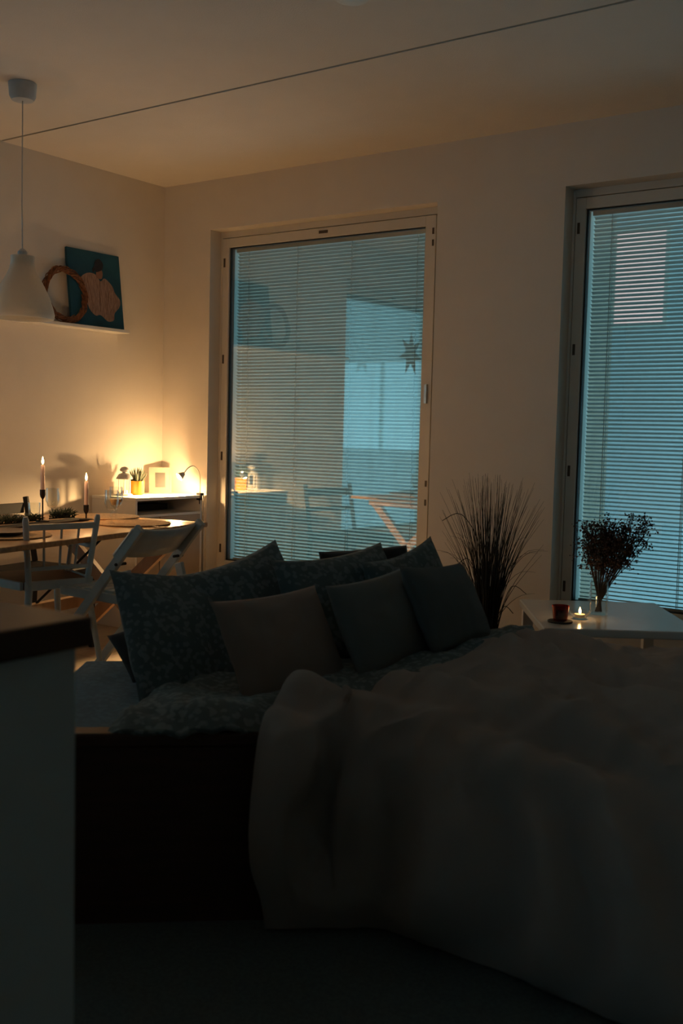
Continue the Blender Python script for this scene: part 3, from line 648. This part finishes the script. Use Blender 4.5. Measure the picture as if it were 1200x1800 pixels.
def spindle_chair():
    t = thing('spindle_armchair', (1.42, -1.975, 0), 'white spindle back armchair at the left end of the table', 'chair', rz=math.radians(-13))
    c = M['chairwhite']; Wt = .152; Wb = .125; ZT = .785; ZS = .53
    def P(s, z, dx=0): f = (z - ZS) / (ZT - ZS); return (.03 * f + dx, s * (Wb + (Wt - Wb) * f), z)
    for s in (-1, 1):
        q = MB(); q.tube([P(s, ZS - .02), P(s, .65), P(s, ZT - .01), P(s, ZT + .006)], [.0125, .012, .0125, .008], 10); q.build('back_post', c, t, smooth=True)
        q = MB(); q.tube([(-.005, s * .12, ZS - .005), (.07, s * .185, .0)], [.015, .010], 10); q.build('leg', c, t, smooth=True)
        q = MB(); q.tube([(-.33, s * .155, ZS - .005), (-.38, s * .20, .0)], [.015, .010], 10); q.build('leg', c, t, smooth=True)
        q = MB(); q.bar((.012, s * .136, .665), (-.30, s * .20, .655), .03, .016); q.build('armrest', c, t, bevel=.004)
        q = MB(); q.tube([(-.27, s * .193, .65), (-.25, s * .165, ZS)], .0095, 8); q.build('arm_post', c, t, smooth=True)
    q = MB(); q.bar(P(-1, .748), P(1, .748), .016, .024, (0, 0, 1)); q.build('top_rail', c, t, bevel=.003)
    q = MB(); q.bar(P(-1, .585), P(1, .585), .014, .016, (0, 0, 1)); q.build('lower_rail', c, t, bevel=.003)
    for k in (-.5, 0, .5):
        q = MB(); q.tube([P(k, .585), P(k, .742)], .005, 8); q.build('spindle', c, t, smooth=True)
    q = MB(); pts = [(-.01, -.14), (-.01, .14), (-.36, .19), (-.38, .15), (-.38, -.15), (-.36, -.19)]
    n = 6; q.add([(x, y, ZS - .028) for x, y in pts] + [(x, y, ZS) for x, y in pts], [tuple(range(n)), tuple(range(2 * n - 1, n - 1, -1))] + [(i, n + i, n + (i + 1) % n, (i + 1) % n) for i in range(n)])
    q.build('seat', M['seatwood'], t, bevel=.004)
    for s in (-1, 1):
        q = MB(); q.bar((-.01, s * .148, ZS - .012), (-.37, s * .196, ZS - .012), .014, .034); q.build('seat_rail', c, t, bevel=.003)
    q = MB(); q.bar((.0, -.14, ZS - .012), (.0, .14, ZS - .012), .016, .036); q.build('seat_rail', c, t, bevel=.003)
    return t
spindle_chair()

def black_chair():
    t = thing('black_dining_chair', (.385, -1.29, 0), 'black wooden chair on the wall side of the dining table', 'chair', rz=math.radians(10))
    c = M['dark']; ZS = .42; W = .235
    q = MB(); q.box(-.20, .215, -W - .01, W + .01, ZS - .016, ZS); q.build('seat', c, t, bevel=.003)
    q = MB()
    q.box(.19, .205, -W, W, ZS - .06, ZS - .016); q.box(-.18, -.165, -W, W, ZS - .06, ZS - .016)
    q.box(-.18, .2, -W, -W + .015, ZS - .06, ZS - .016); q.box(-.18, .2, W - .015, W, ZS - .06, ZS - .016)
    q.build('apron', c, t)
    for s in (-1, 1):
        q = MB(); q.bar((.197, s * (W - .008), ZS - .017), (.197, s * (W - .008), 0), .022, .022, (1, 0, 0)); q.build('leg', c, t)
        q = MB(); q.bar((-.175, s * (W - .01), ZS - .017), (-.20, s * (W - .01), 0), .024, .024, (1, 0, 0)); q.build('leg', c, t)
        q = MB(); q.bar((-.178, s * (W - .01), ZS), (-.243, s * (W - .01), .760), .018, .028, (1, 0, 0)); q.build('back_post', c, t, bevel=.003)
    q = MB(); q.bar((-.240, -W + .01, .702), (-.240, W - .03, .702), .014, .055, (0, 0, 1)); q.build('back_rail', c, t, bevel=.004)
    q = MB(); q.bar((-.212, -W + .01, .58), (-.212, W - .02, .58), .014, .03, (0, 0, 1)); q.build('back_rail', c, t, bevel=.004)
    return t
black_chair()

# paper star hanging in the side window, black cord beside the first window
st = thing('paper_star', (.13, -2.46, 1.79), 'seven pointed paper star hanging in the side window', 'star')
q = MB(); n = 7; R1, R2 = .19, .075
ring = [Vector((0, (R1 if i % 2 == 0 else R2) * math.sin(PI * i / n), (R1 if i % 2 == 0 else R2) * math.cos(PI * i / n))) for i in range(2 * n)]
q.add([(.04, 0, 0), (-.04, 0, 0)] + ring, [(0, 2 + i, 2 + (i + 1) % (2 * n)) for i in range(2 * n)] + [(1, 2 + (i + 1) % (2 * n), 2 + i) for i in range(2 * n)]); q.build('star_body', M['paperstar'], st)
q = MB(); q.tube([(0, 0, .185), (0, 0, .50)], .002, 6); q.build('hanging_cord', M['cord'], st)
q = MB(); q.tube(spline([(1.898, .070, 2.262), (1.900, .072, 1.9), (1.897, .070, 1.4), (1.899, .072, .9), (1.898, .070, .32)], 8), .0042, 7)
for z in (1.9, 1.47, .87): q.tube([(1.898, .070, z - .012), (1.898, .070, z + .012)], .008, 8)
o = q.build('hanging_cord', M['dark'], smooth=True); tag(o, 'thin black cord running down the right jamb of the middle window', 'cord')

# ================================================================== FOREGROUND COUNTER
ct = thing('kitchen_peninsula', (3.36, -4.5, 0), 'dark topped kitchen peninsula end in the blurred left foreground', 'counter')
q = MB(); q.box(-.62, .315, -2.4, .715, .862, .90); q.build('worktop', M['counter'], ct, bevel=.003)
q = MB(); q.box(-.60, .300, -2.4, .700, .0, .862); q.build('side_panel', M['panel'], ct)

# ================================================================== DAYBED
E1 = Vector((0.81583491, 0.57828487, 0)); E2 = Vector((-0.57828487, 0.81583491, 0)); CG = Vector((CAM.x, CAM.y, 0))
def L(l, f, z=0.0): return CG + E1 * l + E2 * f + Vector((0, 0, z))
base_ang = math.atan2(E1.y, E1.x)
BY = math.radians(6)
def yawmx(l, f, z, yaw): return Matrix.Translation(L(l, f, z)) @ Matrix.Rotation(base_ang + yaw, 4, 'Z')
db = thing('daybed', L(-.78, 2.30), 'low dark wooden daybed heaped with cushions and a pale blanket', 'bed', rz=base_ang + BY)
BL, BW = 2.04, 1.02
q = MB(); q.box(0, BL, .0, .035, .0, .42); q.build('front_panel', M['wood_dark'], db, bevel=.003)
q = MB(); q.box(-.01, BL + .01, -.012, .05, .42, .452); q.build('top_rail', M['wood_dark'], db, bevel=.006)
q = MB(); q.box(0, BL, BW - .03, BW, .0, .34); q.box(0, .03, .035, BW - .03, .0, .34); q.box(BL - .03, BL, .035, BW - .03, 0, .34); q.build('side_panels', M['wood_dark'], db)
q = MB(); q.box(.36, 1.20, BW - .025, BW, .34, .56); q.build('backrest', M['wood_dark'], db, bevel=.005)
# mattress: rounded block
def rounded(name, m, parent, x0, x1, y0, y1, z0, z1, amp=.006, n=34, r=.05):
    q = MB(); rows = []
    K = 5
    # profile across y: up one side, over, down the other
    prof = [(y0, z0)] + [(y0 + r - r * math.cos(a), z1 - r + r * math.sin(a)) for a in [PI / 2 * i / K for i in range(K + 1)]] + [(y0 + r + (y1 - y0 - 2 * r) * i / 16, z1) for i in range(1, 16)] + [(y1 - r + r * math.sin(a), z1 - r + r * math.cos(a)) for a in [PI / 2 * i / K for i in range(K + 1)]] + [(y1, z0)]
    for i in range(n + 1):
        t = i / n; x = x0 + (x1 - x0) * t; e = min(t, 1 - t) * (x1 - x0); sh_ = 0 if e > r else r - math.sqrt(max(0, r * r - (r - e) ** 2))
        row = []
        for (y, z) in prof:
            yc = (y0 + y1) / 2; yy = yc + (y - yc) * (1 - sh_ / (y1 - y0) * 2 * .8); zz = z if z <= z0 + 1e-6 else z - sh_ * .9
            nn = noise.noise(Vector((x * 5, y * 5, z * 5))) * amp * 1.5 + noise.noise(Vector((x * 14, y * 14, 3))) * amp
            row.append((x, yy, max(z0, zz + nn)))
        rows.append(row)
    q.grid(rows, 6)
    return q.build(name, m, parent, smooth=True)
rounded('mattress', M['sheet'], db, .035, BL - .035, .052, BW - .035, .30, .405, .006)

# rumpled quilt on the mattress
def cat(p0, p1, p2, p3, t): return .5 * (2 * p1 + (p2 - p0) * t + (2 * p0 - 5 * p1 + 4 * p2 - p3) * t * t + (3 * p1 - p0 - 3 * p2 + p3) * t ** 3)
def surface(ctrl, ku, kv):
    """Catmull-Rom surface through a control net ctrl[i][j]"""
    def cr(seq, k):
        out = []
        for i in range(len(seq) - 1):
            p = [seq[max(i - 1, 0)], seq[i], seq[i + 1], seq[min(i + 2, len(seq) - 1)]]
            for j in range(k): out.append([cat(p[0][m], p[1][m], p[2][m], p[3][m], j / k) for m in range(len(seq[0]))])
        out.append(list(seq[-1])); return out
    rows = cr([[Vector(p) for p in c] for c in ctrl], ku)
    cols = []
    for r in rows: cols.append([v[0] for v in cr([[p] for p in r], kv)])
    return cols
def normals(G):
    nu, nv = len(G), len(G[0]); out = []
    for i in range(nu):
        row = []
        for j in range(nv):
            a = G[min(i + 1, nu - 1)][j] - G[max(i - 1, 0)][j]; b_ = G[i][min(j + 1, nv - 1)] - G[i][max(j - 1, 0)]
            nn = a.cross(b_); row.append(nn.normalized() if nn.length > 1e-9 else Vector((0, 0, 1)))
        out.append(row)
    return out
def ridged(p, sx, sy, ang, seed):
    x = p.x * math.cos(ang) + p.y * math.sin(ang); y = -p.x * math.sin(ang) + p.y * math.cos(ang)
    return noise.noise(Vector((x * sx, y * sy, seed)))
# control net in metres, (along bed l, depth f, height z) measured from the camera's foot point
def toL(net): return [[L(*p) for p in c] for c in net]
quilt = [
    [(-.52, 2.33, .440), (-.50, 2.42, .462), (-.50, 2.60, .425), (-.48, 2.85, .425), (-.45, 3.15, .42)],
    [(-.40, 2.32, .445), (-.40, 2.42, .480), (-.38, 2.58, .455), (-.36, 2.85, .43), (-.33, 3.18, .42)],
    [(-.27, 2.33, .452), (-.27, 2.42, .492), (-.25, 2.58, .455), (-.22, 2.85, .43), (-.20, 3.20, .42)],
    [(-.13, 2.38, .43), (-.12, 2.46, .455), (-.10, 2.62, .450), (-.08, 2.90, .44), (-.06, 3.22, .43)],
    [(.03, 2.40, .43), (.04, 2.50, .435), (.06, 2.68, .455), (.10, 2.90, .470), (.12, 3.24, .44)],
    [(.20, 2.42, .435), (.22, 2.55, .445), (.24, 2.75, .475), (.27, 2.98, .490), (.29, 3.26, .46)],
    [(.38, 2.45, .42), (.40, 2.60, .43), (.42, 2.80, .445), (.44, 3.05, .515), (.46, 3.30, .51)],
    [(.58, 2.46, .42), (.60, 2.62, .43), (.60, 2.85, .445), (.62, 3.10, .500), (.62, 3.36, .50)],
]
G = surface(toL(quilt), 12, 14); NN = normals(G)
for i in range(len(G)):
    for j in range(len(G[0])):
        p = G[i][j]; d = .016 * noise.noise(p * 9) + .010 * noise.noise(p * 19) + .012 * abs(ridged(p, 16, 5, .5, 2.0))
        G[i][j] = p + Vector((0, 0, d))
q = MB(); q.grid(G, 5); qo = q.build('quilt', M['quilt'], smooth=True, solid=.014)
tag(qo, 'rumpled dark floral quilt lying under the cushions on the daybed', 'quilt')

# pale blanket
blk = [
    [(-.130, 2.56, .480), (-.145, 2.47, .505), (-.165, 2.335, .478), (-.178, 2.285, .36), (-.180, 2.275, .20), (-.160, 2.285, .09), (-.150, 2.30, .012)],
    [(-.085, 2.60, .490), (-.095, 2.47, .520), (-.105, 2.325, .495), (-.110, 2.235, .36), (-.100, 2.225, .20), (-.090, 2.26, .09), (-.080, 2.30, .010)],
    [(-.030, 2.60, .482), (-.035, 2.47, .495), (-.035, 2.345, .468), (-.045, 2.315, .36), (-.040, 2.325, .20), (-.035, 2.29, .09), (-.030, 2.31, .008)],
    [(.020, 2.58, .470), (.020, 2.46, .470), (.015, 2.365, .440), (.010, 2.345, .34), (.015, 2.345, .20), (.020, 2.30, .09), (.030, 2.31, .010)],
    [(.075, 2.60, .485), (.080, 2.47, .487), (.085, 2.34, .450), (.090, 2.265, .33), (.095, 2.245, .20), (.100, 2.25, .09), (.110, 2.30, .008)],
    [(.150, 2.68, .490), (.155, 2.52, .497), (.165, 2.36, .458), (.180, 2.250, .33), (.200, 2.20, .20), (.215, 2.20, .09), (.225, 2.24, .006)],
    [(.270, 2.84, .500), (.275, 2.62, .505), (.285, 2.38, .460), (.300, 2.230, .33), (.320, 2.14, .19), (.340, 2.11, .08), (.355, 2.13, .006)],
    [(.400, 3.04, .508), (.405, 2.75, .512), (.415, 2.42, .468), (.430, 2.200, .34), (.460, 2.06, .19), (.490, 2.00, .08), (.515, 2.00, .006)],
    [(.520, 3.15, .520), (.530, 2.80, .520), (.545, 2.45, .475), (.560, 2.180, .35), (.590, 2.00, .20), (.620, 1.91, .08), (.645, 1.89, .006)],
    [(.620, 3.24, .520), (.640, 2.85, .515), (.660, 2.45, .480), (.680, 2.160, .36), (.720, 1.96, .20), (.760, 1.85, .08), (.780, 1.82, .006)],
    [(.760, 3.30, .500), (.780, 2.88, .500), (.800, 2.45, .485), (.820, 2.150, .36), (.860, 1.95, .20), (.900, 1.83, .08), (.920, 1.80, .006)],
    [(.930, 3.32, .468), (.950, 2.90, .490), (.960, 2.45, .488), (.980, 2.150, .36), (1.01, 1.95, .20), (1.05, 1.83, .08), (1.07, 1.80, .006)],
    [(1.08, 3.34, .465), (1.10, 2.92, .480), (1.10, 2.45, .480), (1.11, 2.150, .36), (1.14, 1.96, .20), (1.17, 1.84, .08), (1.19, 1.82, .006)],
    [(1.22, 3.36, .450), (1.22, 2.93, .470), (1.22, 2.47, .470), (1.22, 2.180, .36), (1.24, 2.00, .20), (1.26, 1.90, .08), (1.27, 1.88, .006)],
]
# far edge rolls down behind / tucks under
net = []
for c in blk:
    l, f, z = c[0]; net.append([(l, f + .05, z - .045)] + c)
G = surface(toL(net), 12, 16); NN = normals(G)
nu, nv = len(G), len(G[0])
for i in range(nu):
    for j in range(nv):
        p = G[i][j]; q_ = p - CG; l = q_.dot(E1); f = q_.dot(E2); z = p.z
        P2 = Vector((l, f, 0)); v = j / (nv - 1)
        top = max(0, min(1, (z - .30) / .12)); low = 1 - top
        d = .020 * noise.noise(Vector((l * 5, f * 5, 1)))
        # long soft folds sweeping over the top
        fold = math.sin((f * .9 + l * .55) * 26 + 3 * noise.noise(Vector((l * 3, f * 3, 9))))
        d += top * (.006 + .034 * fold * max(0, noise.noise(Vector((l * 3 + 3, f * 3, 4))) + .40))
        # hanging folds
        hang = math.sin(l * 34 + 5 * noise.noise(Vector((l * 3, z * 2, 5))) + f * 3)
        d += low * .036 * hang * min(1, z / .12)
        d += .004 * noise.noise(Vector((l * 22, f * 22, z * 22)))
        a_ = math.atan2(l - .62, 3.30 - f) * 15 + 1.6 * noise.noise(Vector((l * 2.2, f * 2.2, 20)))
        d += top * .013 * (1 - abs(math.sin(a_))) * min(1, math.hypot(l - .62, f - 3.3) * 2)
        cr_ = ridged(Vector((l, f, 0)), 4.0, 13.0, .62, 40.0); d += top * .016 * (1 - min(1, abs(cr_) * 5)) 
        g_ = math.sin(l * 21 + f * 6 + 2.5 * noise.noise(Vector((l * 2, z * 1.5, 30))))
        d += low * .020 * (1 - abs(g_)) * min(1, z / .10)
        d *= min(1, j / 24) * min(1, .25 + i / 14)
        nrm = NN[i][j]
        if nrm.dot(Vector((0, 0, .75)) - E2 * .65) < 0: nrm = -nrm
        pn_ = p + nrm * d; pn_.z = max(pn_.z, .016); G[i][j] = pn_
q = MB(); q.grid(G, 9); bo = q.build('blanket', M['blanket'], smooth=True, solid=.008)
tag(bo, 'pale waffle blanket draped over the right half of the daybed to the floor', 'blanket')

# ---- cushions
def cushion(name, m, l, f, z, yaw, tilt, roll, w, h, th, label, cat_, ears=.0, seed=0, wr=.004, sag=0.0):
    n = 26; top = []; bot = []
    for i in range(n + 1):
        u = -1 + 2 * i / n; rt = []; rb = []
        for j in range(n + 1):
            v = -1 + 2 * j / n
            k = .075 - ears
            x = w / 2 * u * (1 - k * (1 - v * v)); y = h / 2 * v * (1 - k * (1 - u * u))
            if v > 0: y -= sag * (1 - u * u) * v
            e = max(0, (1 - u ** 2) * (1 - v ** 2)); t = th / 2 * e ** .42
            nz = wr * noise.noise(Vector((x * 12, y * 12, seed))) * 2 + wr * noise.noise(Vector((x * 28, y * 28, seed + 5)))
            nz *= min(1, e * 4)
            rt.append(Vector((x, -t - nz, y))); rb.append(Vector((x, t + nz, y)))
        top.append(rt); bot.append(rb[::-1])
    q = MB(); q.grid(top, 4); q.grid(bot, 4)
    o = q.build(name, m, smooth=True)
    wd = o.modifiers.new('weld', 'WELD'); wd.merge_threshold = .0008
    o.matrix_world = Matrix.Translation(L(l, f, z)) @ Matrix.Rotation(base_ang + math.radians(yaw), 4, 'Z') @ Matrix.Rotation(math.radians(-tilt), 4, 'X') @ Matrix.Rotation(math.radians(-roll), 4, 'Y')
    return tag(o, label, cat_)
cushion('cushion', M['brown_cush'], -.154, 2.852, .555, 46, 28.5, 1.4, .395, .305, .12, 'brown linen cushion standing foremost in the cushion row', 'cushion', seed=1)
cushion('cushion', M['grey_cush'], .126, 3.012, .591, 50, 25.4, 3.5, .365, .290, .12, 'plain grey cushion in the middle of the front row', 'cushion', seed=2)
cushion('cushion', M['dark_cush'], .328, 3.143, .623, 53, 30, -3.3, .335, .28, .12, 'dark teal cushion at the right end beside the grass plant', 'cushion', seed=3)
cushion('pillow', M['case'], -.435, 3.02, .53, 48, 36, -10, .43, .43, .14, 'large patterned bed pillow at the left end of the row', 'pillow', ears=.04, seed=4, wr=.006)
cushion('pillow', M['case'], -.290, 3.20, .580, 38, 24, 13, .44, .37, .14, 'patterned pillow behind the brown cushion, its corner against the blind', 'pillow', ears=.05, seed=5, wr=.006, sag=.02)
cushion('pillow', M['case'], .020, 3.26, .605, 36, 27, 5, .44, .36, .14, 'patterned pillow between the middle cushion and the window', 'pillow', ears=.05, seed=6, wr=.006, sag=.02)
cushion('pillow', M['case'], .235, 3.36, .615, 46, 16, 10, .36, .33, .12, 'light patterned pillow with the highest corner, right of centre', 'pillow', ears=.05, seed=7, wr=.006, sag=.02)
cushion('pillow', M['black_cush'], .10, 3.43, .615, 22, 18, 3, .32, .30, .10, 'dark pillow mostly hidden behind the patterned ones below the window', 'pillow', ears=.05, seed=8)
cushion('cushion', M['black_cush'], -.50, 3.17, .47, 30, 55, 8, .36, .20, .09, 'small black cushion poking out left of the large pillow', 'cushion', ears=.05, seed=9)

rg = MB(); rg.box(-1.0, 2.0, -1.6, 1.6, .0005, .006); ro = rg.build('rug', M['rug'], bevel=.003)
ro.location = L(.10, 1.10); ro.rotation_euler = (0, 0, base_ang + BY + PI / 2); tag(ro, 'large dark rug on the floor in front of the daybed', 'rug')
# ================================================================== SIDE TABLE AND WHAT STANDS ON IT
SZ = .50; sa = math.radians(-2)
sdt = thing('side_table', L(.965, 3.80), 'glossy white side table under the right-hand window', 'table', rz=base_ang + sa)
q = MB(); q.box(-.265, .265, -.31, .31, SZ - .028, SZ); q.build('table_top', M['gloss_white'], sdt, bevel=.004)
for sx in (-1, 1):
    for sy in (-1, 1):
        q = MB(); q.box(sx * .235 - .02, sx * .235 + .02, sy * .28 - .02, sy * .28 + .02, 0, SZ - .028); q.build('leg', M['white'], sdt, bevel=.002)
def ST(l, f): return L(l, f, SZ + .0006)
# coaster + red candle glass
p = ST(.768, 3.615)
q = MB(); q.lathe([(.042, 0), (.044, .003), (.042, .006)], 28); o = q.build('coaster', M['dark'], smooth=True); o.location = p; tag(o, 'round black coaster under the red candle glass', 'coaster')
rc = thing('red_candle_glass', p + Vector((0, 0, .0065)), 'red votive candle glass on the black coaster', 'candle')
q = MB(); q.lathe([(.001, 0), (.024, .001), (.030, .052), (.0285, .052), (.0225, .004), (.001, .004)], 28, cap=False); q.build('glass', M['redglass'], rc, smooth=True)
q = MB(); q.lathe([(.0222, .005), (.0268, .040)], 24); q.build('wax', M['redwax'], rc, smooth=True)
# tealight in clear bowl
tlp = ST(.853, 3.69)
tlg = thing('tealight_bowl', tlp, 'small lit tealight in a clear glass bowl beside the red candle', 'candle')
q = MB(); q.lathe([(.001, 0), (.022, .001), (.037, .022), (.038, .030), (.0365, .030), (.0355, .022), (.020, .004), (.001, .004)], 28, cap=False); q.build('glass_bowl', M['glass'], tlg, smooth=True)
q = MB(); q.lathe([(.019, .0045), (.019, .017)], 20); q.build('tealight', M['wax'], tlg, smooth=True)
q = MB(); q.tube([(0, 0, .0195), (0, 0, .024), (0, 0, .031), (0, 0, .042)], [.001, .0042, .004, .0004], 10); q.build('flame', M['flame'], tlg, smooth=True)
l_ = bpy.data.lights.new('tealight_light', 'POINT'); l_.energy = .14; l_.color = (1, .52, .20); l_.shadow_soft_size = .006
o = bpy.data.objects.new('tealight_light', l_); S.collection.objects.link(o); o.parent = tlg; o.location = (0, 0, .048)
# vase with dried bouquet
vp = ST(.945, 3.80)
vs = thing('glass_vase', vp, 'clear cylindrical glass vase holding the dried flowers', 'vase')
q = MB(); q.lathe([(.001, 0), (.034, .001), (.034, .125), (.0325, .125), (.0322, .008), (.001, .008)], 30, cap=False); q.build('vase_glass', M['glass'], vs, smooth=True)
bq = thing('dried_bouquet', vp + Vector((0, 0, .009)), 'bushy bouquet of dried brown flowers in the glass vase', 'flowers', rz=base_ang)
rng = random.Random(11); stems = MB(); heads = MB()
ico = [(0, 0, 1), (.9, 0, 0), (0, .9, 0), (-.9, 0, 0), (0, -.9, 0), (0, 0, -1)]; icf = [(0, 1, 2), (0, 2, 3), (0, 3, 4), (0, 4, 1), (5, 2, 1), (5, 3, 2), (5, 4, 3), (5, 1, 4)]
for k in range(62):
    a = rng.random() * 6.28; rad = math.sqrt(rng.random())
    tx = .055 + .125 * rad * math.cos(a); ty = .085 * rad * math.sin(a); tz = .265 + rng.random() * .085 - .05 * rad * (1 if tx > .05 else .4) + .05 * (tx > .1)
    bx = .012 * math.cos(a + 2.5); by = .012 * math.sin(a + 2.5)
    mid = Vector((bx * -.3 + tx * .25, by * -.3 + ty * .25, .11))
    sp_ = spline([(bx, by, .001), mid, (tx * .7, ty * .7, tz * .72), (tx, ty, tz)], 5)
    stems.tube(sp_, .0014, 4)
    for t in range(16):
        u_ = .55 + .45 * rng.random(); c = sp_[int(u_ * (len(sp_) - 1))]
        e = c + Vector((rng.gauss(0, .020), rng.gauss(0, .020), rng.gauss(.006, .014)))
        stems.tube([c, e], .0007, 3)
        for h in range(3):
            o_ = e + Vector((rng.gauss(0, .006), rng.gauss(0, .006), rng.gauss(0, .006))); r = .0025 + rng.random() * .0035
            rt = Matrix.Rotation(rng.random() * 6, 3, (rng.random(), rng.random(), 1))
            heads.add([o_ + rt @ (Vector(v_) * r) for v_ in ico], icf)
stems.build('stems', M['stem'], bq); heads.build('flower_heads', M['bloom'], bq)

# ================================================================== TALL GRASS IN A POT
gp = thing('potted_grass', (2.50, -.42, 0), 'tall dark ornamental grass in a pot between the two windows', 'plant')
q = MB(); q.lathe([(.085, 0), (.10, .01), (.115, .24), (.115, .25), (.105, .25), (.10, .21), (.001, .21)], 32, cap=False); q.build('pot', M['pot'], gp, smooth=True)
q = MB(); q.lathe([(.101, .20), (.101, .215)], 28); q.build('soil', M['soil'], gp)
rng = random.Random(21); q = MB()
gr = math.atan2(E1.y, E1.x)
for k in range(235):
    a = rng.random() * 6.28; r0 = .045 * math.sqrt(rng.random()); spread = rng.random() ** 1.25 * .25; h = .80 - .35 * (spread / .25) ** 2 * rng.random() - .20 * rng.random() ** 2
    hx = r0 * math.cos(a); hy = r0 * math.sin(a); dx = math.cos(a) * spread; dy = math.sin(a) * spread * .75
    if hy + dy > .30: dy = .25
    droop = rng.random() < .10
    pts = []
    for t in (0, .2, .4, .6, .8, 1.0):
        g_ = t ** 1.7; zz = .21 + h * t * (1 - (.38 * t * t if droop else .05 * t))
        pts.append((hx + dx * g_ * (1.5 if droop else 1) + rng.gauss(0, .003), hy + dy * g_ + rng.gauss(0, .003), zz))
    q.tube(spline(pts, 2), [.0026 * (1 - .85 * i / 10) for i in range(11)], 3)
for (a, ln, z0) in ((3.3, .26, .62), (.1, .20, .30), (.5, .18, .20), (3.6, .22, .42)):
    e = Vector((math.cos(a + .6), math.sin(a + .6) * .6, 0)); q.tube(spline([(0, 0, .25), e * .05 + Vector((0, 0, z0 + .0)), e * ln * .6 + Vector((0, 0, z0 + .16)), e * ln + Vector((0, 0, z0 + .13))], 4), [.002] * 13, 3)
q.build('grass_blades', M['grass'], gp)
